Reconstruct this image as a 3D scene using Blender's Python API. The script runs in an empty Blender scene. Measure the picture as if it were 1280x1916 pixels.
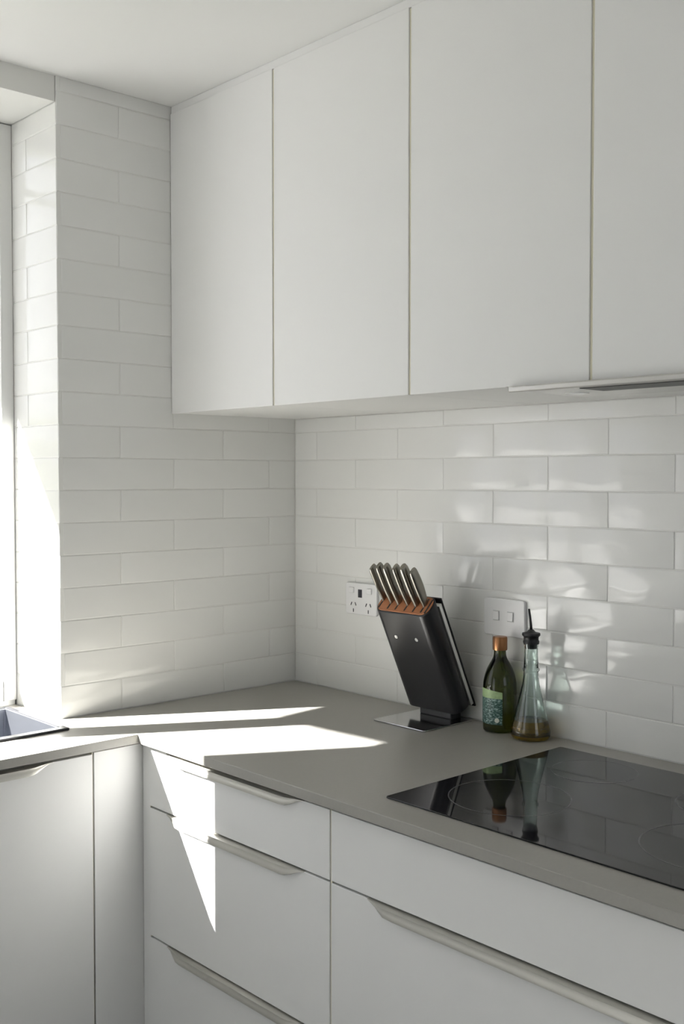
import bpy, bmesh, math, random
from mathutils import Vector, Matrix, Euler
random.seed(7)
S = bpy.context.scene
COL = S.collection
Z0 = 0.92                      # worktop height above the floor; heights below are given from the worktop

# ------------------------------------------------------------------ camera
cd = bpy.data.cameras.new('camera'); cam = bpy.data.objects.new('camera', cd); COL.objects.link(cam)
cd.sensor_fit = 'HORIZONTAL'; cd.sensor_width = 36.0; cd.lens = 36.0*2003.8/1280.0
cd.clip_start = 0.02; cd.clip_end = 200
cam.location = (2.2924, -1.9223, 0.5692+Z0)
cam.rotation_euler = (math.radians(90-1.855), 0, math.radians(47.517))
S.camera = cam

# ------------------------------------------------------------------ world, sun, exposure
w = bpy.data.worlds.new('world'); S.world = w; w.use_nodes = True
bg = w.node_tree.nodes['Background']
bg.inputs['Color'].default_value = (0.90, 0.925, 1.0, 1); bg.inputs['Strength'].default_value = 1.1
SUN = Vector((1.0, 1.74, -1.40)).normalized()
sd = bpy.data.lights.new('sun', 'SUN'); sd.energy = 40.0; sd.angle = math.radians(0.53); sd.color = (1.0, 0.985, 0.96)
so = bpy.data.objects.new('sun', sd); COL.objects.link(so); so.location = (-4, -7, 6)
so.rotation_euler = (-SUN).to_track_quat('Z', 'Y').to_euler()
vs = S.view_settings
vs.view_transform = 'Standard'; vs.look = 'None'; vs.gamma = 1.0; vs.use_curve_mapping = False
vs.exposure = 0.80
S.display_settings.display_device = 'sRGB'

def portal(loc, rot, sx, sy):
    l = bpy.data.lights.new('window_portal', 'AREA'); l.shape = 'RECTANGLE'; l.size = sx; l.size_y = sy
    l.cycles.is_portal = True
    o = bpy.data.objects.new('window_portal', l); COL.objects.link(o); o.location = loc; o.rotation_euler = rot
    return o
portal((-0.40, -1.43, Z0+0.74), (0, math.radians(-90), 0), 1.5, 1.50)      # kitchen window, pointing +x
portal((0.55, -4.12, Z0+0.20), (math.radians(90), 0, 0), 1.0, 2.3)         # added glazed doors behind the camera, pointing +y

portal((4.13, -1.0, Z0+0.65), (0, math.radians(90), 0), 1.3, 1.1)          # added side window, pointing -x

# ------------------------------------------------------------------ materials
MATS = {}
def mat(name, col, rough=0.5, metal=0.0, spec=0.5, coat=0.0, trans=0.0, ior=1.45, bump=None, var=None, coat_rough=0.05):
    m = bpy.data.materials.new(name); m.use_nodes = True; nt = m.node_tree; b = nt.nodes['Principled BSDF']
    b.inputs['Base Color'].default_value = (*col, 1); b.inputs['Roughness'].default_value = rough
    b.inputs['Metallic'].default_value = metal; b.inputs['Specular IOR Level'].default_value = spec
    b.inputs['Coat Weight'].default_value = coat; b.inputs['Coat Roughness'].default_value = coat_rough
    b.inputs['Transmission Weight'].default_value = trans; b.inputs['IOR'].default_value = ior
    tc = nt.nodes.new('ShaderNodeTexCoord')
    if var:   # (scale, amount, detail): slow colour mottling
        n = nt.nodes.new('ShaderNodeTexNoise'); n.inputs['Scale'].default_value = var[0]; n.inputs['Detail'].default_value = var[2]
        nt.links.new(tc.outputs['Object'], n.inputs['Vector'])
        r = nt.nodes.new('ShaderNodeMix'); r.data_type = 'RGBA'
        r.inputs['A'].default_value = (*[c*(1-var[1]) for c in col], 1); r.inputs['B'].default_value = (*[min(1, c*(1+var[1])) for c in col], 1)
        nt.links.new(n.outputs['Fac'], r.inputs['Factor']); nt.links.new(r.outputs['Result'], b.inputs['Base Color'])
    if bump:  # (scale, strength, distance)
        n = nt.nodes.new('ShaderNodeTexNoise'); n.inputs['Scale'].default_value = bump[0]; n.inputs['Detail'].default_value = 2
        nt.links.new(tc.outputs['Object'], n.inputs['Vector'])
        bn = nt.nodes.new('ShaderNodeBump'); bn.inputs['Strength'].default_value = bump[1]; bn.inputs['Distance'].default_value = bump[2]
        nt.links.new(n.outputs['Fac'], bn.inputs['Height']); nt.links.new(bn.outputs['Normal'], b.inputs['Normal'])
    MATS[name] = m
    return m
mat('white_satin', (0.80, 0.80, 0.785), 0.5, spec=0.4, bump=(900, 0.02, 0.0005))
mat('white_edge', (0.74, 0.71, 0.56), 0.5)
mat('carcass_white', (0.80, 0.80, 0.78), 0.5, var=(3, 0.02, 2))
mat('ceiling_paint', (0.82, 0.82, 0.80), 0.9, bump=(300, 0.05, 0.0005))
mat('wall_paint', (0.78, 0.78, 0.75), 0.85, bump=(250, 0.05, 0.0005))
mat('grout', (0.785, 0.785, 0.76), 0.85, bump=(600, 0.1, 0.0005))
mat('floor_wood', (0.27, 0.275, 0.28), 0.45, var=(6, 0.25, 4))
mat('stone_grey', (0.355, 0.345, 0.315), 0.34, spec=0.5, var=(160, 0.06, 5), bump=(400, 0.03, 0.0004))
mat('black_glass', (0.012, 0.012, 0.014), 0.04, spec=0.55)
mat('ring_print', (0.10, 0.10, 0.105), 0.12)
mat('steel', (0.52, 0.51, 0.49), 0.30, metal=1.0, bump=(500, 0.03, 0.0003))
mat('handle_metal', (0.54, 0.53, 0.485), 0.42, metal=0.6)
mat('sink_steel', (0.36, 0.375, 0.41), 0.35, metal=1.0, bump=(300, 0.05, 0.0004))
mat('sink_rim', (0.035, 0.036, 0.04), 0.35)
mat('dark_gap', (0.03, 0.03, 0.03), 0.8)
mat('filter_dark', (0.05, 0.05, 0.048), 0.45, metal=0.4)
mat('block_black', (0.018, 0.018, 0.020), 0.30, spec=0.5, bump=(700, 0.03, 0.0003))
mat('copper_wood', (0.42, 0.17, 0.075), 0.5, var=(60, 0.25, 5))
mat('knife_steel', (0.30, 0.285, 0.25), 0.28, metal=1.0)
mat('plate_steel', (0.50, 0.50, 0.50), 0.12, metal=1.0)
mat('stud', (0.85, 0.85, 0.83), 0.25, metal=0.6)
mat('white_plastic', (0.83, 0.83, 0.83), 0.25)
mat('socket_dark', (0.04, 0.04, 0.05), 0.5)
mat('copper_cap', (0.34, 0.16, 0.07), 0.32, metal=0.75)
mat('label_light', (0.36, 0.50, 0.25), 0.5, var=(90, 0.4, 3))
mat('seal_pale', (0.68, 0.70, 0.62), 0.5)
mat('black_rubber', (0.012, 0.013, 0.014), 0.4)
mat('frame_white', (0.82, 0.82, 0.80), 0.35)
mat('paving', (0.12, 0.12, 0.12), 0.85, var=(8, 0.15, 4))
mat('leaf_green', (0.17, 0.20, 0.06), 0.6, var=(15, 0.35, 3))
mat('sponge_grey', (0.52, 0.53, 0.53), 0.8, bump=(350, 0.3, 0.001))
mat('exterior_white', (0.75, 0.74, 0.70), 0.7)

def glassy(name, col, rough, ior, dens=None):
    m = bpy.data.materials.new(name); m.use_nodes = True; nt = m.node_tree; b = nt.nodes['Principled BSDF']
    b.inputs['Base Color'].default_value = (*col, 1); b.inputs['Roughness'].default_value = rough
    b.inputs['Transmission Weight'].default_value = 1.0; b.inputs['IOR'].default_value = ior
    MATS[name] = m; return m
glassy('green_glass', (0.048, 0.062, 0.007), 0.02, 1.45)
glassy('clear_glass', (0.86, 0.95, 0.92), 0.0, 1.45)
glassy('olive_oil', (0.66, 0.36, 0.035), 0.0, 1.40)
def pane_glass():
    m = bpy.data.materials.new('pane_glass'); m.use_nodes = True; nt = m.node_tree; nt.nodes.clear()
    o = nt.nodes.new('ShaderNodeOutputMaterial'); mx = nt.nodes.new('ShaderNodeMixShader'); f = nt.nodes.new('ShaderNodeFresnel')
    ge = nt.nodes.new('ShaderNodeNewGeometry'); io = nt.nodes.new('ShaderNodeMix'); io.inputs[2].default_value = 1.45; io.inputs[3].default_value = 1/1.45
    nt.links.new(ge.outputs['Backfacing'], io.inputs[0]); nt.links.new(io.outputs[0], f.inputs['IOR'])   # a thin pane reflects alike on both faces
    t = nt.nodes.new('ShaderNodeBsdfTransparent'); t.inputs['Color'].default_value = (0.97, 0.97, 0.97, 1)
    g = nt.nodes.new('ShaderNodeBsdfGlossy'); g.inputs['Roughness'].default_value = 0.0
    nt.links.new(f.outputs[0], mx.inputs[0]); nt.links.new(t.outputs[0], mx.inputs[1]); nt.links.new(g.outputs[0], mx.inputs[2])
    nt.links.new(mx.outputs[0], o.inputs['Surface']); MATS['pane_glass'] = m
pane_glass()
def tile_mat():
    m = bpy.data.materials.new('tile_gloss'); m.use_nodes = True; nt = m.node_tree; b = nt.nodes['Principled BSDF']
    b.inputs['Roughness'].default_value = 0.10; b.inputs['Specular IOR Level'].default_value = 0.5
    oi = nt.nodes.new('ShaderNodeObjectInfo'); tc = nt.nodes.new('ShaderNodeTexCoord')
    mp = nt.nodes.new('ShaderNodeVectorMath'); mp.operation = 'MULTIPLY_ADD'
    sc = nt.nodes.new('ShaderNodeVectorMath'); sc.operation = 'SCALE'; sc.inputs[0].default_value = (37.0, 71.0, 13.0)
    nt.links.new(oi.outputs['Random'], sc.inputs['Scale'])
    nt.links.new(tc.outputs['Object'], mp.inputs[0]); mp.inputs[1].default_value = (0.6, 1.0, 1.0); nt.links.new(sc.outputs[0], mp.inputs[2])
    n = nt.nodes.new('ShaderNodeTexNoise'); n.inputs['Scale'].default_value = 16.0; n.inputs['Detail'].default_value = 1.0
    nt.links.new(mp.outputs[0], n.inputs['Vector'])
    bn = nt.nodes.new('ShaderNodeBump'); bn.inputs['Strength'].default_value = 0.55; bn.inputs['Distance'].default_value = 0.004
    nt.links.new(n.outputs['Fac'], bn.inputs['Height']); nt.links.new(bn.outputs['Normal'], b.inputs['Normal'])
    r = nt.nodes.new('ShaderNodeMix'); r.data_type = 'RGBA'
    r.inputs['A'].default_value = (0.785, 0.787, 0.765, 1); r.inputs['B'].default_value = (0.805, 0.807, 0.785, 1)
    nt.links.new(oi.outputs['Random'], r.inputs['Factor']); nt.links.new(r.outputs['Result'], b.inputs['Base Color'])
    MATS['tile_gloss'] = m
tile_mat()
def label_mat():   # dark green paper with rows of small pale lettering too fine to read
    m = bpy.data.materials.new('label_teal'); m.use_nodes = True; nt = m.node_tree; b = nt.nodes['Principled BSDF']
    b.inputs['Roughness'].default_value = 0.45
    tc = nt.nodes.new('ShaderNodeTexCoord'); mp = nt.nodes.new('ShaderNodeMapping'); mp.inputs['Scale'].default_value = (170, 170, 360)
    mp.inputs['Rotation'].default_value = (0.25, 0, 0); nt.links.new(tc.outputs['Object'], mp.inputs['Vector'])
    mu = nt.nodes.new('ShaderNodeTexNoise'); mu.inputs['Scale'].default_value = 1.0; mu.inputs['Detail'].default_value = 3.0
    nt.links.new(mp.outputs[0], mu.inputs['Vector'])
    rp = nt.nodes.new('ShaderNodeValToRGB'); rp.color_ramp.elements[0].position = 0.48; rp.color_ramp.elements[0].color = (0.02, 0.075, 0.06, 1)
    rp.color_ramp.elements[1].position = 0.68; rp.color_ramp.elements[1].color = (0.36, 0.50, 0.48, 1)
    nt.links.new(mu.outputs['Fac'], rp.inputs[0]); nt.links.new(rp.outputs[0], b.inputs['Base Color'])
    MATS['label_teal'] = m
label_mat()

# ------------------------------------------------------------------ helpers
def wloc(o):
    v = Vector((0, 0, 0))
    while o: v += o.location; o = o.parent
    return v
def empty(name, loc, label=None, cat=None, group=None):
    o = bpy.data.objects.new(name, None); COL.objects.link(o); o.location = (loc[0], loc[1], loc[2]+Z0); o.empty_display_size = 0.05
    return tag(o, label, cat, group)
def tag(o, label=None, cat=None, group=None, kind=None):
    if label: o['label'] = label
    if cat: o['category'] = cat
    if group: o['group'] = group
    if kind: o['kind'] = kind
    return o
def obj(name, bm, m, parent=None, smooth=False, bevel=0.0, seg=2):
    """bm holds coordinates relative to the worktop corner; the object's origin is its parent's or its own base."""
    bmesh.ops.recalc_face_normals(bm, faces=bm.faces)
    bmesh.ops.translate(bm, verts=bm.verts, vec=(0, 0, Z0))
    if parent: org = wloc(parent)
    else:
        xs = [v.co.x for v in bm.verts]; ys = [v.co.y for v in bm.verts]; zs = [v.co.z for v in bm.verts]
        org = Vector(((min(xs)+max(xs))/2, (min(ys)+max(ys))/2, min(zs)))
    bmesh.ops.translate(bm, verts=bm.verts, vec=-org)
    me = bpy.data.meshes.new(name); bm.to_mesh(me); bm.free()
    me.materials.append(MATS[m])
    if smooth:
        me.shade_smooth()
    o = bpy.data.objects.new(name, me); COL.objects.link(o)
    if parent: o.parent = parent
    else: o.location = org
    if bevel:
        md = o.modifiers.new('bevel', 'BEVEL'); md.width = bevel; md.segments = seg; md.limit_method = 'ANGLE'; md.angle_limit = math.radians(40)
        md.harden_normals = False
    return o
def BM(): return bmesh.new()
def abox(bm, x0, x1, y0, y1, z0, z1):
    r = bmesh.ops.create_cube(bm, size=1)
    for v in r['verts']:
        v.co = Vector(((x0+x1)/2+v.co.x*(x1-x0), (y0+y1)/2+v.co.y*(y1-y0), (z0+z1)/2+v.co.z*(z1-z0)))
    return r['verts']
def box(name, b, m, parent=None, bevel=0.0, seg=2):
    bm = BM(); abox(bm, *b); return obj(name, bm, m, parent, bevel=bevel, seg=seg)
def prism(pts, axis, a, b, bm=None):
    """extrude a closed outline (2-D, in the two other axes in order) along axis from a to b"""
    bm = bm or BM()
    def P(p, t):
        if axis == 'x': return (t, p[0], p[1])
        if axis == 'y': return (p[0], t, p[1])
        return (p[0], p[1], t)
    A = [bm.verts.new(P(p, a)) for p in pts]; B = [bm.verts.new(P(p, b)) for p in pts]
    bm.faces.new(A); bm.faces.new(B[::-1]); n = len(pts)
    for i in range(n): bm.faces.new((A[i], B[i], B[(i+1) % n], A[(i+1) % n]))
    return bm
def cells(xs, ys, filled, z0, z1):
    """slab made of grid cells (watertight), for L shapes and cut-outs"""
    bm = BM(); V = {}
    def v(i, j, k):
        if (i, j, k) not in V: V[i, j, k] = bm.verts.new((xs[i], ys[j], (z0, z1)[k]))
        return V[i, j, k]
    for (i, j) in filled:
        bm.faces.new((v(i, j, 1), v(i+1, j, 1), v(i+1, j+1, 1), v(i, j+1, 1)))
        bm.faces.new((v(i, j, 0), v(i, j+1, 0), v(i+1, j+1, 0), v(i+1, j, 0)))
        for (di, dj, a, b) in ((-1, 0, (0, 0), (0, 1)), (1, 0, (1, 1), (1, 0)), (0, -1, (1, 0), (0, 0)), (0, 1, (0, 1), (1, 1))):
            if (i+di, j+dj) not in filled:
                p, q = (i+a[0], j+a[1]), (i+b[0], j+b[1])
                bm.faces.new((v(*p, 0), v(*p, 1), v(*q, 1), v(*q, 0)))
    bmesh.ops.dissolve_limit(bm, angle_limit=0.01, verts=bm.verts, edges=bm.edges)
    return bm
def lathe(prof, cx, cy, n=40, bm=None, closed=False):
    """prof: list of (r, z) from bottom to top"""
    bm = bm or BM(); rings = []
    for r, z in prof:
        if r < 1e-5: rings.append([bm.verts.new((cx, cy, z))])
        else: rings.append([bm.verts.new((cx+r*math.cos(2*math.pi*k/n), cy+r*math.sin(2*math.pi*k/n), z)) for k in range(n)])
    seq = list(zip(rings, rings[1:])) + ([(rings[-1], rings[0])] if closed else [])
    for A, B in seq:
        for k in range(n):
            a, b = A[k % len(A)], A[(k+1) % n % len(A)]; c, d = B[(k+1) % n % len(B)], B[k % len(B)]
            vs_ = []
            for q in (a, b, c, d):
                if q not in vs_: vs_.append(q)
            if len(vs_) > 2: bm.faces.new(vs_)
    if not closed:
        for R_ in (rings[0], rings[-1]):
            if len(R_) > 1: bm.faces.new(R_)
    return bm
def tube(pts, rad, n=10, bm=None):
    bm = bm or BM(); rings = []
    for i, p in enumerate(pts):
        p = Vector(p); d = (Vector(pts[min(i+1, len(pts)-1)])-Vector(pts[max(i-1, 0)])).normalized()
        a = d.orthogonal().normalized(); b = d.cross(a); r = rad[i] if isinstance(rad, (list, tuple)) else rad
        rings.append([bm.verts.new(p+a*r*math.cos(2*math.pi*k/n)+b*r*math.sin(2*math.pi*k/n)) for k in range(n)])
    for A, B in zip(rings, rings[1:]):
        for k in range(n): bm.faces.new((A[k], A[(k+1) % n], B[(k+1) % n], B[k]))
    bm.faces.new(rings[0]); bm.faces.new(rings[-1])
    return bm
def rrect(cx, cy, w_, h_, r, n=5):
    out = []
    for sx, sy, a0 in ((1, 1, 0), (-1, 1, 90), (-1, -1, 180), (1, -1, 270)):
        for k in range(n+1):
            a = math.radians(a0+90*k/n); out.append((cx+sx*(w_/2-r)+r*math.cos(a), cy+sy*(h_/2-r)+r*math.sin(a)))
    return out
def smooth_sharp(o, ang=35):
    me = o.data; me.shade_smooth(); me.set_sharp_from_angle(angle=math.radians(ang)); return o

# ------------------------------------------------------------------ the room
CEIL = 1.497; YW = -0.72; WEND = -2.15; HEAD = 1.438; XF = -0.232     # window opening and frame line
P, Q, X0 = 0.077, 0.1543, 0.7091                                    # tile row pitch, half length, a seam
FL = -Z0
tag(box('floor', (-0.36, 4.1, -4.1, 0.1, FL-0.05, FL), 'floor_wood'), kind='structure')
tag(box('ceiling', (-0.36, 4.1, -4.1, 0.1, CEIL, CEIL+0.08), 'ceiling_paint'), kind='structure')
GR = 0.0011                                                         # joint depth
wall_right = tag(box('wall_right', (-0.36, 4.1, GR, 0.12, FL, CEIL), 'grout'), kind='structure')
bm = BM()
abox(bm, -0.36, -GR, YW+GR, GR, FL, CEIL)                           # pier between the corner and the window
wall_left = tag(obj('wall_left', bm, 'grout'), kind='structure')
bm = BM()
abox(bm, -0.36, -0.004, WEND, YW-0.0005, HEAD, CEIL)
abox(bm, -0.36, -0.004, -4.1, WEND, FL, CEIL)
abox(bm, -0.36, -0.235, WEND, YW-0.0005, FL, -0.03)
tag(obj('wall_window', bm, 'wall_paint'), kind='structure')
bm = BM()                                                           # far walls, behind the camera
abox(bm, 4.0, 4.12, -4.1, -1.55, FL, CEIL); abox(bm, 4.0, 4.12, -0.45, GR, FL, CEIL)
abox(bm, 4.0, 4.12, -1.55, -0.45, FL, 0.0); abox(bm, 4.0, 4.12, -1.55, -0.45, 1.30, CEIL)
tag(obj('wall_far', bm, 'wall_paint'), kind='structure')
bm = BM()
abox(bm, -0.36, 0.05, -4.1, -4.0, FL, CEIL); abox(bm, 1.05, 4.0, -4.1, -4.0, FL, CEIL); abox(bm, 0.05, 1.05, -4.1, -4.0, 1.30, CEIL)
tag(obj('wall_back', bm, 'wall_paint'), kind='structure')

# tiles: glazed, each a piece of its own
TM = {}
def tile_mesh(w_, h_):
    key = (round(w_, 4), round(h_, 4))
    if key in TM: return TM[key]
    bm = BM(); d, b = GR+0.0003, 0.0013
    R0 = [(-w_/2, -h_/2), (w_/2, -h_/2), (w_/2, h_/2), (-w_/2, h_/2)]
    def ring(ins, n): return [bm.verts.new((x-math.copysign(ins, x), y-math.copysign(ins, y), n)) for x, y in R0]
    rings = [ring(0, -d), ring(0, -b*0.55), ring(b*0.4, -b*0.15), ring(b*1.5, 0.0)]
    for A, B in zip(rings, rings[1:]):
        for k in range(4): bm.faces.new((A[k], A[(k+1) % 4], B[(k+1) % 4], B[k]))
    bm.faces.new(rings[-1])
    bmesh.ops.recalc_face_normals(bm, faces=bm.faces)
    me = bpy.data.meshes.new('tile'); bm.to_mesh(me); bm.free(); me.materials.append(MATS['tile_gloss'])
    me.shade_smooth(); me.set_sharp_from_angle(angle=math.radians(50))
    TM[key] = me; return me
def add_tile(parent, plane, u0, u1, z0, z1, at):
    """plane 'R': u runs along +x, the face looks -y; plane 'L': u runs along y, the face looks +x"""
    J = 0.0011
    u0 += J; u1 -= J; z0 += J; z1 -= J
    if u1-u0 < 0.012 or z1-z0 < 0.008: return
    o = bpy.data.objects.new('tile', tile_mesh(u1-u0, z1-z0)); COL.objects.link(o); o.parent = parent
    t1, t2 = random.gauss(0, 0.0016), random.gauss(0, 0.0010)
    if plane == 'R':
        p = Vector(((u0+u1)/2, at, (z0+z1)/2+Z0)); M = Matrix(((1, 0, 0), (0, 0, -1), (0, 1, 0)))
    else:
        p = Vector((at, (u0+u1)/2, (z0+z1)/2+Z0)); M = Matrix(((0, 0, 1), (1, 0, 0), (0, 1, 0)))
    M = M @ Matrix.Rotation(t1, 3, 'X') @ Matrix.Rotation(t2, 3, 'Y')
    o.location = p-wloc(parent); o.rotation_euler = M.to_euler()
ZB, D1 = 0.731, 0.4077                                              # underside and depth of the wall cabinets
def row(parent, plane, k, seam, umin, umax, at, ztop):
    z0, z1 = k*P, min((k+1)*P, ztop)
    if z1-z0 < 0.01: return
    us = [umin]; i = math.floor((umin-seam)/(2*Q))
    while True:
        i += 1; s = seam+i*2*Q
        if s >= umax-0.004: break
        if s > umin+0.004: us.append(s)
    us.append(umax)
    for a, b in zip(us, us[1:]): add_tile(parent, plane, a, b, z0, z1, at)
for k in range(10):
    row(wall_right, 'R', k, X0 if k % 2 == 0 else X0+Q, 0.0, 1.72, 0.0, ZB)
for k in range(20):
    lo = -D1 if (k+1)*P > ZB+0.06 else 0.0
    row(wall_left, 'L', k, -0.5555 if k % 2 == 0 else -0.5555+Q, YW+0.0, lo-(0.0005 if lo == 0 else -0.02), 0.0, CEIL)
for k in range(19):
    row(wall_left, 'R', k, -0.152 if k % 2 == 1 else -0.152-Q, XF+0.001, -0.0005, YW, HEAD)
# ceiling-coloured sill and reveals of the window opening
tag(box('trim_1', (-0.36, XF-0.001, WEND, YW-0.003, -0.03, 0.012), 'frame_white'), kind='structure')

# ------------------------------------------------------------------ kitchen window
win = tag(empty('window_1', ((XF-0.04), (YW+WEND)/2, 0.012)), kind='structure')
XB = XF-0.075
def frame_bar(name, y0, y1, z0, z1, x0=XB, x1=XF, parent=win): return box(name, (x0, x1, y0, y1, z0, z1), 'frame_white', parent, bevel=0.002)
frame_bar('jamb', YW-0.033, YW-0.0004, 0.012, HEAD-0.002, x1=XF+0.0045)
frame_bar('jamb', WEND+0.003, WEND+0.03, 0.012, HEAD-0.002)
frame_bar('head_rail', WEND+0.03, YW-0.033, HEAD-0.045, HEAD-0.002)
frame_bar('bottom_rail', WEND+0.03, YW-0.033, 0.012, 0.065)
frame_bar('mullion', -1.4925, -1.4425, 0.065, HEAD-0.045)
frame_bar('glazing_bar', -1.4425, YW-0.033, 1.275, 1.295, XB+0.02, XF-0.03)
for y0, y1 in ((WEND+0.03, -1.4925), (-1.4425, YW-0.033)):
    box('pane', (XF-0.045, XF-0.041, y0, y1, 0.065, HEAD-0.045), 'pane_glass', win)
# unseen glazed doors behind the camera, added and sized for fill light
gd = tag(empty('fill_door', (0.55, -4.05, FL)), kind='structure')
for x in (0.05, 0.52, 0.99): box('stile', (x, x+0.06, -4.09, -4.02, FL, 1.30), 'frame_white', gd, bevel=0.002)
for x0, x1 in ((0.11, 0.52), (0.58, 0.99)):
    box('rail', (x0, x1, -4.09, -4.02, FL, FL+0.07), 'frame_white', gd); box('rail', (x0, x1, -4.09, -4.02, 1.24, 1.30), 'frame_white', gd)
    box('pane', (x0, x1, -4.057, -4.053, FL+0.07, 1.24), 'pane_glass', gd)

w2 = tag(empty('fill_window', (4.06, -1.0, 0.0)), kind='structure')       # unseen side window, added to brighten the left wall and doors
for y in (-1.55, -0.49): box('jamb', (4.03, 4.09, y, y+0.04, 0.0, 1.30), 'frame_white', w2)
for z in (0.0, 1.26): box('rail', (4.03, 4.09, -1.51, -0.49, z, z+0.04), 'frame_white', w2)
box('pane', (4.058, 4.062, -1.51, -0.49, 0.04, 1.26), 'pane_glass', w2)

# ------------------------------------------------------------------ outdoors
tag(box('ground', (-30, -0.36, -30, 12, FL-0.25, FL-0.15), 'paving'), kind='structure')
tag(box('ground_side', (4.12, 30, -4.1, 12, FL-0.25, FL-0.06), 'paving'), kind='structure')
tag(box('ground_terrace', (-0.36, 30, -30, -4.1, FL-0.25, FL-0.06), 'paving'), kind='structure')
def eave():     # unseen roof verge, its climbing edge shaped to trim the sun patches
    ed = [(-1.2, 1.64), (-2.30, 1.69), (-2.46, 1.71), (-2.71, 1.905), (-3.0, 2.15), (-3.7, 2.7)]
    bm = BM(); T = 0.07; rows_ = []
    for y, z in ed:
        rows_.append([bm.verts.new(c) for c in ((-0.90, y, z), (-0.90, y, z+T), (-0.36, y, z+T+0.16), (-0.36, y, z+0.16))])
    for A, B in zip(rows_, rows_[1:]):
        for k in range(4): bm.faces.new((A[k], A[(k+1) % 4], B[(k+1) % 4], B[k]))
    bm.faces.new(rows_[0]); bm.faces.new(rows_[-1])
    tag(obj('shading_eave', bm, 'exterior_white'), kind='structure')
eave()
tag(box('sun_block_canopy', (-0.5, 4.1, -5.4, -4.1, 1.42, 1.50), 'exterior_white'), kind='structure')  # unseen canopy, added to cut the sun and sky at the back doors
def hedge():
    bm = BM()
    for i in range(9000):
        x = random.uniform(-3.9, -3.0); y = random.uniform(-3.5, 6.0); z = FL-0.15+random.random()**0.8*(2.15+0.12*math.sin(y*3))
        s = random.uniform(0.025, 0.05); R = Euler((random.uniform(0, 6), random.uniform(0, 6), random.uniform(0, 6))).to_matrix()
        q = [bm.verts.new(Vector((x, y, z))+R @ Vector(c)) for c in ((-s, 0, 0), (0, -s*0.45, 0.004), (s, 0, 0), (0, s*0.45, 0.004))]
        bm.faces.new(q)
    abox(bm, -3.75, -3.2, -3.4, 5.9, FL-0.15, FL+1.7)
    tag(obj('hedge', bm, 'leaf_green'), 'sunlit yellow-green hedge outside the kitchen window', 'hedge', kind='stuff')
hedge()

# ------------------------------------------------------------------ worktop
D2, X3, TH = 0.6645, 0.2505, 0.0205
XE, YE = 1.95, -2.14
SX0, SX1, SY0, SY1 = -0.185, 0.094, -1.34, -0.769                   # sink cut-out
xs = [XF+0.001, SX0, 0.0, SX1, X3, XE]; ys = [YE, SY0, -D2, YW, SY1]
ys = sorted([YE, SY0, SY1, YW-0.001, -D2, -0.0005]); xs = [XF, SX0, 0.0005, SX1, X3, XE]
fill = set()
for i in range(5):
    for j in range(5):
        xa, xb, ya, yb = xs[i], xs[i+1], ys[j], ys[j+1]; cx, cy = (xa+xb)/2, (ya+yb)/2
        if cx > X3 and cy < -D2: continue                           # open floor
        if cx < 0 and cy > YW-0.001: continue                       # the pier
        if SX0 < cx < SX1 and SY0 < cy < SY1: continue              # the sink
        fill.add((i, j))
tag(obj('worktop', cells(xs, ys, fill, -TH, 0.0), 'stone_grey', bevel=0.0015),
    'L-shaped grey stone worktop running under the window and along tiled wall', 'worktop')

# ------------------------------------------------------------------ base cabinets
FT, G = 0.018, 0.004                                                # front thickness, gap
YFACE = -D2+0.018; XFACE = X3-0.018
KB = -0.77                                                          # lower edge of the fronts
def pull(parent, axis, a, b, face, ztop, drop=0.0175, proud=0.012):
    """edge pull: a bent metal strip with tapering ends, hooked over the top edge of a front"""
    bm = BM(); n = 30; t = 0.0022; rows_ = []
    for i in range(n+1):
        f = i/n; s = a+(b-a)*f; e = min(1.0, min(s-a, b-s)/0.055); k = e*e*(3-2*e)*0.93+0.07
        prof = [(-0.006, 0.0004), (0.004*k, 0.0004), (0.011*k, -0.0015*k), (proud*0.9*k, -0.008*k), (proud*k, -drop*0.55*k), (proud*0.96*k, -drop*k)]
        outer = prof; inner = [(p[0]-t*0.8, p[1]-t) if j < 3 else (p[0]-t, p[1]-t*0.2) for j, p in enumerate(prof)][::-1]
        ring = []
        for (d, z) in outer+inner:
            ring.append(bm.verts.new((s, face-d, ztop+z) if axis == 'x' else (face+d, s, ztop+z)))
        rows_.append(ring)
    m = len(rows_[0])
    for A, B in zip(rows_, rows_[1:]):
        for k in range(m): bm.faces.new((A[k], A[(k+1) % m], B[(k+1) % m], B[k]))
    bm.faces.new(rows_[0]); bm.faces.new(rows_[-1])
    o = obj('handle', bm, 'handle_metal', parent, smooth=True); smooth_sharp(o, 50); o['label'] = 'bent metal edge pull with tapered ends'
    return o
def drawer_unit(x0, x1, fronts, label, hx):
    t = empty('drawer_cabinet', ((x0+x1)/2, -0.3, FL), label, 'cabinet')
    bm = BM(); abox(bm, x0+0.001, x1-0.001, YFACE+FT+0.001, -0.05, KB-0.002, -TH-0.0005)
    obj('carcass', bm, 'carcass_white', t)
    box('kickboard', (x0+0.001, x1-0.001, YFACE+0.07, YFACE+0.085, FL, KB-0.004), 'white_satin', t)
    for xa in (x0+0.0001, x1-0.0019): box('gable_edge', (xa, xa+0.0018, YFACE+0.003, YFACE+FT, KB, -TH-0.001), 'white_edge', t)
    for (z0, z1, kind) in fronts:
        d = box('drawer_front' if kind else 'fascia_panel', (x0+G/2, x1-G/2, YFACE, YFACE+FT, z0, z1), 'white_satin', t, bevel=0.0012)
        if kind: pull(d, 'x', hx[0], hx[1], YFACE, z1)
    return t
drawer_unit(0.2645, 0.868, [(-0.159, -0.030, 1), (-0.450, -0.163, 1), (KB, -0.454, 1)],
            'white three-drawer base cabinet in the corner, striped by sunlight', (0.335, 0.795))
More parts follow.
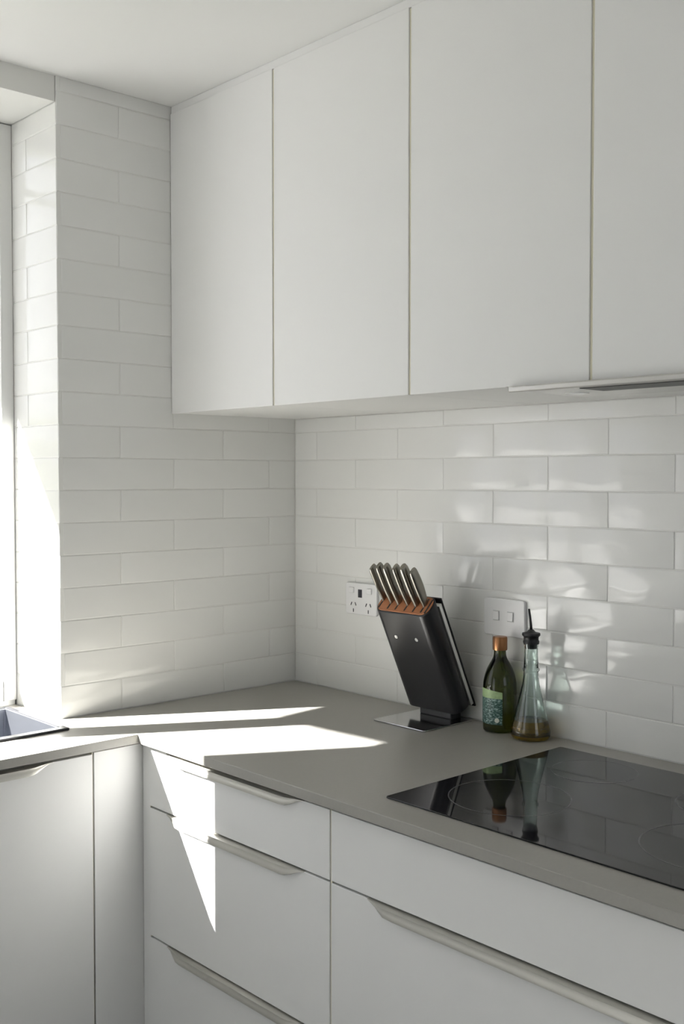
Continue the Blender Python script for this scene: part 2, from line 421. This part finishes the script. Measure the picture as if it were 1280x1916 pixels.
drawer_unit(0.868, 1.768, [(-0.159, -0.030, 0), (-0.450, -0.163, 1), (KB, -0.454, 1)],
            'wide white drawer base cabinet beneath the black glass hob', (0.965, 1.671))
# corner infill strips
t = empty('corner_filler', (X3, -D2+0.02, FL), 'narrow white corner filler panels joining the two base cabinet runs', 'panel')
box('filler_panel', (XFACE-FT, XFACE, -0.764, YFACE+FT, KB, -TH-0.006), 'white_satin', t, bevel=0.001)
box('filler_strip', (XFACE+0.001, 0.2625, YFACE+0.004, YFACE+FT, KB, -TH-0.006), 'white_satin', t, bevel=0.001)
box('kickboard', (XFACE-0.085, XFACE-0.07, -0.764, YFACE+0.085, FL, KB-0.004), 'white_satin', t)
def sink_unit(y0, y1, label, hy):
    t = empty('sink_cabinet', (0.0, (y0+y1)/2, FL), label, 'cabinet')
    bm = BM()     # open-topped carcass: two sides, floor and back, so the basin hangs inside
    abox(bm, -0.228, XFACE-FT-0.001, y0+0.001, y0+0.017, KB-0.002, -0.215); abox(bm, -0.228, XFACE-FT-0.001, y1-0.017, y1-0.001, KB-0.002, -0.215)
    abox(bm, -0.228, XFACE-FT-0.001, y0+0.017, y1-0.017, KB-0.002, KB+0.016)
    obj('carcass', bm, 'carcass_white', t)
    box('kickboard', (XFACE-0.085, XFACE-0.07, y0, y1, FL, KB-0.004), 'white_satin', t)
    for ya in (y0+0.0001, y1-0.0019): box('gable_edge', (XFACE-FT, XFACE-0.003, ya, ya+0.0018, KB, -TH-0.001), 'white_edge', t)
    d = box('cabinet_door', (XFACE-FT, XFACE, y0+G/2, y1-G/2, KB, -0.030), 'white_satin', t, bevel=0.0012)
    pull(d, 'y', hy[0], hy[1], XFACE, -0.030)
sink_unit(-1.366, -0.766, 'white sink cabinet door with edge pull, under the sink', (-1.27, -0.862))
sink_unit(-2.13, -1.368, 'white base cabinet door at the far end of the window run', (-2.03, -1.47))

# ------------------------------------------------------------------ wall cabinets
DT = 1.478
WX = [0.0, 0.4103, 0.8329, 1.2514, 1.67]
lab = ['first white wall cabinet door, in the corner against the tiled left wall', 'second white wall cabinet from the corner, above the power outlet',
       'third white wall cabinet, above knife block, left of range hood centre', 'fourth white wall cabinet, cut off by right picture edge']
for i in range(4):
    x0, x1 = WX[i], WX[i+1]
    t = empty('wall_cabinet', ((x0+x1)/2, -D1/2, ZB), lab[i], 'cabinet', 'white wall cabinets')
    box('carcass', (x0+(0.0006), x1-0.0006, -D1+FT+0.001, -0.0008, ZB, DT-0.004), 'carcass_white', t)
    box('cabinet_door', (x0+(0.0015 if i == 0 else 0.0030), x1-0.0030, -D1, -D1+FT, ZB-0.001, DT), 'white_satin', t, bevel=0.0012)
    if i: box('gable_edge', (x0+0.0001, x0+0.0029, -D1+0.003, -D1+FT, ZB, DT-0.002), 'white_edge', t)
    if i < 3: box('gable_edge', (x1-0.0029, x1-0.0001, -D1+0.003, -D1+FT, ZB, DT-0.002), 'white_edge', t)
box('scribe_filler', (0.0006, 1.67, -D1+0.004, -D1+0.02, DT+0.0005, CEIL-0.0005), 'white_satin')
tag(bpy.data.objects['scribe_filler'], 'thin white filler strip between wall cabinets and ceiling', 'trim')

# ------------------------------------------------------------------ range hood (slide-out, under the wall cabinets)
t = empty('range_hood', (1.35, -0.32, ZB-0.013), 'slim steel slide-out range hood under the wall cabinets', 'range hood')
bm = BM()
lo, hi = ZB-0.0125, ZB-0.0015
ring = [(1.135, -0.425), (1.655, -0.425), (1.655, -0.222), (1.104, -0.228)]; top = [(1.085, -0.428), (1.66, -0.428), (1.66, -0.215), (1.06, -0.215)]
A = [bm.verts.new((x, y, lo)) for x, y in ring]; B = [bm.verts.new((x, y, hi)) for x, y in top]
bm.faces.new(A); bm.faces.new(B)
for k in range(4): bm.faces.new((A[k], A[(k+1) % 4], B[(k+1) % 4], B[k]))
obj('body', bm, 'steel', t, bevel=0.002)
box('grease_filter', (1.235, 1.64, -0.415, -0.345, lo-0.0012, lo+0.001), 'filter_dark', t, bevel=0.0005)
box('grease_filter', (1.235, 1.64, -0.338, -0.27, lo-0.0008, lo+0.001), 'steel', t, bevel=0.0005)
bm = lathe([(0.0, lo-0.0012), (0.021, lo-0.0012), (0.023, lo+0.001)], 1.17, -0.33, 28)
smooth_sharp(obj('lamp_lens', bm, 'white_plastic', t))
box('front_lip', (1.10, 1.66, -0.436, -0.429, ZB-0.013, ZB-0.003), 'steel', t, bevel=0.002)

# ------------------------------------------------------------------ hob
HX0, HX1, HY0, HY1 = 0.953, 1.70, -0.592, -0.072
t = empty('hob', ((HX0+HX1)/2, (HY0+HY1)/2, 0), 'black ceramic glass hob set in the grey worktop', 'hob')
bm = prism(rrect((HX0+HX1)/2, (HY0+HY1)/2, HX1-HX0, HY1-HY0, 0.006, 4), 'z', 0.0002, 0.0028)
obj('glass_top', bm, 'black_glass', t, bevel=0.0008)
def ring_mark(cx, cy, r):
    bm = BM(); n = 64; z0, z1 = 0.0028, 0.0030
    lathe([(r-0.0012, z0), (r+0.0012, z0), (r+0.0012, z1), (r-0.0012, z1)], cx, cy, n, bm, closed=True)
    o = obj('cooking_zone', bm, 'ring_print', t); o['label'] = 'thin printed ring of a cooking zone'
ring_mark(1.105, -0.432, 0.108); ring_mark(1.11, -0.180, 0.082); ring_mark(1.485, -0.405, 0.115); ring_mark(1.40, -0.19, 0.095)

# ------------------------------------------------------------------ sink
t = empty('kitchen_sink', (-0.05, (SY0+SY1)/2, 0), 'steel inset sink with black rim in worktop under window', 'sink')
ox0, ox1, oy0, oy1 = SX0-0.014, SX1+0.018, SY0-0.012, SY1+0.012
xs_, ys_ = [ox0, SX0+0.002, SX1-0.004, ox1], [oy0, SY0+0.002, SY1-0.002, oy1]
obj('rim', cells(xs_, ys_, {(i, j) for i in range(3) for j in range(3)} - {(1, 1)}, 0.0002, 0.006), 'sink_rim', t, bevel=0.002)
bm = BM()
a0, a1, b0, b1 = SX0+0.004, SX1-0.004, SY0+0.004, SY1-0.004; dz = -0.19; th = 0.002
def tub(i): return [(a0+i, b0+i), (a1-i, b0+i), (a1-i, b1-i), (a0+i, b1-i)]
R1 = [bm.verts.new((x, y, 0.004)) for x, y in tub(0.0)]; R2 = [bm.verts.new((x, y, dz)) for x, y in tub(0.012)]
R3 = [bm.verts.new((x, y, dz-th)) for x, y in tub(0.010)]; R4 = [bm.verts.new((x, y, 0.004)) for x, y in tub(-0.002)]
for A, B in ((R1, R2), (R3, R4), (R4, R1)):
    for k in range(4): bm.faces.new((A[k], A[(k+1) % 4], B[(k+1) % 4], B[k]))
bm.faces.new(R2); bm.faces.new(R3)
obj('basin', bm, 'sink_steel', t, bevel=0.006, seg=3)
bm = lathe([(0.0, dz+0.0005), (0.03, dz+0.0005), (0.04, dz+0.003), (0.043, dz+0.0005)], -0.045, -1.1, 32)
smooth_sharp(obj('drain', bm, 'steel', t))
# ------------------------------------------------------------------ wall plates
def plate(x0, x1, z0, z1, name, label):
    t = empty(name, ((x0+x1)/2, -0.004, z0), label, 'outlet' if 'outlet' in name else 'switch')
    o = obj('cover_plate', prism(rrect((x0+x1)/2, (z0+z1)/2, x1-x0, z1-z0, 0.007), 'y', -0.0085, 0.0), 'white_plastic', t, bevel=0.002)
    return t
t = plate(0.217, 0.334, 0.211, 0.293, 'power_outlet', 'white double power outlet on tiled wall left of knife block')
for cx in (0.2475, 0.3035):
    for dx, dz_, rot in ((-0.008, 0.004, 25), (0.008, 0.004, -25), (0.0, -0.013, 0)):
        bm = BM(); v = abox(bm, -0.0011, 0.0011, -0.0095, -0.008, -0.0045, 0.0045)
        bmesh.ops.rotate(bm, verts=bm.verts, cent=(0, 0, 0), matrix=Matrix.Rotation(math.radians(rot), 3, 'Y'))
        bmesh.ops.translate(bm, verts=bm.verts, vec=(cx+dx, 0, 0.234+dz_))
        obj('pin_slot', bm, 'socket_dark', t)
box('rocker_switch', (0.233, 0.250, -0.0125, -0.0085, 0.267, 0.281), 'white_plastic', t, bevel=0.001)
box('rocker_switch', (0.300, 0.317, -0.0125, -0.0085, 0.267, 0.281), 'white_plastic', t, bevel=0.001)
box('indicator_window', (0.2655, 0.2795, -0.0095, -0.0083, 0.256, 0.277), 'socket_dark', t)
t = plate(0.690, 0.807, 0.207, 0.292, 'wall_switch', 'white rounded switch plate on tiled wall above oil bottle')
for cx in (0.727, 0.768): 
    f = box('rocker_switch', (cx-0.008, cx+0.008, -0.012, -0.0085, 0.243, 0.263), 'white_plastic', t, bevel=0.0012)
    box('switch_gap', (cx-0.0095, cx+0.0095, -0.0089, -0.0084, 0.2415, 0.2645), 'sponge_grey', t)

# ------------------------------------------------------------------ knife block
BX0, BX1 = 0.500, 0.668
t = empty('knife_block', (0.585, -0.11, 0), 'black leaning knife block with copper-brown top on steel plate', 'knife block')
obj('base_plate', prism(rrect((0.504+0.668)/2, (-0.187-0.02)/2, 0.164, 0.167, 0.006), 'z', 0.0003, 0.004), 'plate_steel', t, bevel=0.001)
LEAN = math.atan2(0.112, 0.242); AX = Vector((0, -math.sin(LEAN), math.cos(LEAN))); NN = Vector((0, math.cos(LEAN), math.sin(LEAN)))
TK, LEN, CUT = 0.055, 0.262, 0.36
ORG = Vector((0, -0.071, 0.020))                                   # lower front edge of the block
def bp(u, n_, a):
    return Vector((u, 0, 0))+ORG+NN*n_+AX*(a+max(0.0, min(1.0, a/LEN))*CUT*n_)     # the top is cut steeper than square
def slant(outline, a0, a1, bm=None):
    bm = bm or BM(); n = len(outline)
    A = [bm.verts.new(bp(u, v, a0)) for u, v in outline]; B = [bm.verts.new(bp(u, v, a1)) for u, v in outline]
    bm.faces.new(A); bm.faces.new(B[::-1])
    for i in range(n): bm.faces.new((A[i], B[i], B[(i+1) % n], A[(i+1) % n]))
    return bm
cu, cv = (BX0+BX1)/2, TK/2
smooth_sharp(obj('body', slant(rrect(cu, cv, BX1-BX0, TK, 0.023, 8), 0, LEN), 'block_black', t, bevel=0.002), 40)
smooth_sharp(obj('top_insert', slant(rrect(cu, cv, BX1-BX0-0.007, TK-0.007, 0.0195, 8), LEN-0.004, LEN+0.0015), 'copper_wood', t, bevel=0.0006), 40)
bm = BM()                                                           # foot between plate and block
for v in abox(bm, 0.535, 0.635, -0.060, -0.024, 0.003, 0.045): pass
obj('foot', bm, 'block_black', t, bevel=0.003)
for u, a in ((0.5485, 0.197), (0.6135, 0.197)):
    c = bp(u, 0, a); o = tube([c+NN*0.001, c-NN*0.0012], 0.0046, 16); o = obj('stud', o, 'stud', t); o['label'] = 'round polished steel stud'
# added pale strip stands in for a bright side stripe; thin black back plate
obj('pale_strip', slant([(BX0+0.008, TK-0.001), (BX1-0.007, TK-0.001), (BX1-0.007, TK+0.009), (BX0+0.008, TK+0.009)], -0.008, LEN-0.022), 'stud', t, bevel=0.001)['label'] = 'added pale strip between body and back plate'
obj('back_plate', slant([(BX0+0.003, TK+0.009), (BX1-0.005, TK+0.009), (BX1-0.005, TK+0.013), (BX0+0.003, TK+0.013)], -0.016, LEN-0.012), 'block_black', t, bevel=0.001)
kn = [(0.511, 0.036, 0.088, 0.0054), (0.540, 0.031, 0.098, 0.0066), (0.565, 0.029, 0.100, 0.0078), (0.594, 0.030, 0.099, 0.0066), (0.6205, 0.029, 0.102, 0.0084), (0.645, 0.031, 0.092, 0.0066), (0.6575, 0.029, 0, 0)]
for u, n_, L, r in kn:
    obj('slot', slant([(u-0.0018, 0.008), (u+0.0018, 0.008), (u+0.0018, TK-0.009), (u-0.0018, TK-0.009)], LEN+0.001, LEN+0.0022), 'dark_gap', t)
side = 0
klab = ['slimmest steel knife, leftmost in the knife block', 'steel knife, second from left in knife block', 'steel knife, third from left in knife block',
        'steel knife, third from right in knife block', 'thickest steel knife, second from right in knife block', 'steel knife, rightmost in knife block']
for i, (u, n_, L, r) in enumerate(kn[:6]):
    b0 = bp(u, n_, LEN+0.0022); k = empty('kitchen_knife', b0, klab[i], 'knife', 'steel knives in the block')
    bm = BM(); rows_ = []; N = 14
    for j in range(N+1):
        f = j/N; a = LEN+0.0024+L*f
        wv = 0.0085+0.0035*math.sin(math.pi*min(1, f*1.05))+0.003*f*f; tv = r*(0.72+0.28*f)
        off = -0.006*f*f                                            # slight hook towards the butt end
        if j == N: wv *= 0.8; tv *= 0.75
        rows_.append([bm.verts.new(bp(u+0.35*tv*0+tv*math.copysign(abs(math.cos(q))**0.7, math.cos(q)), n_+off+wv*math.copysign(abs(math.sin(q))**0.8, math.sin(q)), a)) for q in [2*math.pi*m_/14 for m_ in range(14)]])
    for A, B in zip(rows_, rows_[1:]):
        for m_ in range(14): bm.faces.new((A[m_], A[(m_+1) % 14], B[(m_+1) % 14], B[m_]))
    bm.faces.new(rows_[0]); bm.faces.new(rows_[-1])
    smooth_sharp(obj('handle', bm, 'knife_steel', k), 50)
    obj('blade', slant([(u-0.0008, n_-0.010), (u+0.0008, n_-0.010), (u+0.0008, n_+0.012), (u-0.0008, n_+0.012)], LEN-0.12, LEN+0.0026), 'steel', k)

# ------------------------------------------------------------------ olive oil bottle
bx, by = 0.766, -0.043
t = empty('oil_bottle', (bx, by, 0), 'dark green olive oil bottle with copper cap and green label', 'bottle')
prof = [(0.0, 0.0008), (0.030, 0.0006), (0.0355, 0.003), (0.0375, 0.008), (0.0378, 0.055), (0.0376, 0.100), (0.0355, 0.118), (0.0300, 0.137), (0.0220, 0.153), (0.0160, 0.164), (0.0140, 0.172), (0.0135, 0.184), (0.0, 0.184)]
def spline(pr, n=4):
    out = []
    for i in range(len(pr)-1):
        p0, p1, p2, p3 = pr[max(i-1, 0)], pr[i], pr[i+1], pr[min(i+2, len(pr)-1)]
        for k in range(n):
            s = k/n
            out.append(tuple(0.5*(2*p1[j]+(p2[j]-p0[j])*s+(2*p0[j]-5*p1[j]+4*p2[j]-p3[j])*s*s+(3*p1[j]-p0[j]-3*p2[j]+p3[j])*s**3) for j in (0, 1)))
    out.append(pr[-1]); return out
body = [prof[0], prof[1]]+spline(prof[2:12], 3)+[prof[12]]
smooth_sharp(obj('glass_body', lathe(body, bx, by, 48), 'green_glass', t), 50)
bm = lathe([(0.0, 0.182), (0.0160, 0.182), (0.0165, 0.184), (0.0165, 0.209), (0.0150, 0.212), (0.0, 0.2125)], bx, by, 36)
smooth_sharp(obj('screw_cap', bm, 'copper_cap', t), 40)
def wrap(name, a0, a1, z0, z1, r, m, ztop_fn=None):
    bm = BM(); n = 24; cols = []
    for k in range(n+1):
        a = math.radians(a0+(a1-a0)*k/n); zt = z1+(ztop_fn(k/n) if ztop_fn else 0)
        cols.append([bm.verts.new((bx+rr*math.cos(a), by+rr*math.sin(a), z)) for rr, z in ((r, z0), (r+0.0005, z0), (r+0.0005, zt), (r, zt))])
    for A, B in zip(cols, cols[1:]):
        for q in range(4): bm.faces.new((A[q], A[(q+1) % 4], B[(q+1) % 4], B[q]))
    bm.faces.new(cols[0]); bm.faces.new(cols[-1])
    return smooth_sharp(obj(name, bm, m, t), 40)
# the label faces -x -y, its right edge about half way across as seen in the photograph
wrap('label', 165, 318, 0.020, 0.078, 0.0379, 'label_teal')['label'] = 'dark teal paper label with rows of pale lettering'
wrap('label_band', 165, 318, 0.078, 0.092, 0.0379, 'label_light', lambda f: 0.006*math.sin(math.pi*f))['label'] = 'pale green picture band'
a = math.radians(300); c = Vector((bx+0.0385*math.cos(a), by+0.0385*math.sin(a), 0.030)); d = Vector((math.cos(a), math.sin(a), 0))
obj('seal_mark', tube([c, c+d*0.0006], 0.0052, 18), 'seal_pale', t)

# ------------------------------------------------------------------ oil dispenser
dx, dy = 0.858, -0.050
t = empty('oil_dispenser', (dx, dy, 0), 'conical clear glass oil dispenser with black stopper and pour spout', 'dispenser')
outer = [(0.0, 0.0006), (0.034, 0.0006), (0.040, 0.002), (0.043, 0.008), (0.0425, 0.018), (0.0365, 0.045), (0.0265, 0.085), (0.0190, 0.118), (0.0160, 0.138), (0.0158, 0.146), (0.0185, 0.149), (0.0185, 0.153), (0.0158, 0.156), (0.0152, 0.175), (0.0150, 0.200), (0.0165, 0.204), (0.0165, 0.207)]
inner = [(0.0140, 0.207), (0.0130, 0.200), (0.0132, 0.150), (0.0142, 0.136), (0.0170, 0.116), (0.0245, 0.083), (0.0343, 0.044), (0.0402, 0.018), (0.0400, 0.010), (0.034, 0.0050), (0.0, 0.0045)]
smooth_sharp(obj('flask', lathe(outer+inner, dx, dy, 48), 'clear_glass', t), 60)
oil = [(0.0, 0.0042), (0.0343, 0.0046), (0.0404, 0.0098), (0.0406, 0.018), (0.0357, 0.0410), (0.0, 0.0410)]
smooth_sharp(obj('oil', lathe(oil, dx, dy, 48), 'olive_oil', t), 40)
st = [(0.0, 0.196), (0.0125, 0.197), (0.0136, 0.2068), (0.0170, 0.2075), (0.0178, 0.212), (0.0160, 0.216), (0.0165, 0.222), (0.0200, 0.226), (0.0195, 0.2305), (0.0100, 0.233), (0.0050, 0.238), (0.0, 0.2385)]
smooth_sharp(obj('stopper', lathe(st, dx, dy, 36), 'black_rubber', t), 45)
obj('spout', tube([(dx, dy, 0.235), (dx-0.001, dy-0.001, 0.252), (dx-0.0022, dy-0.0022, 0.268), (dx-0.0035, dy-0.0035, 0.283)], [0.0034, 0.0030, 0.0026, 0.0022], 12), 'black_rubber', t, smooth=True)
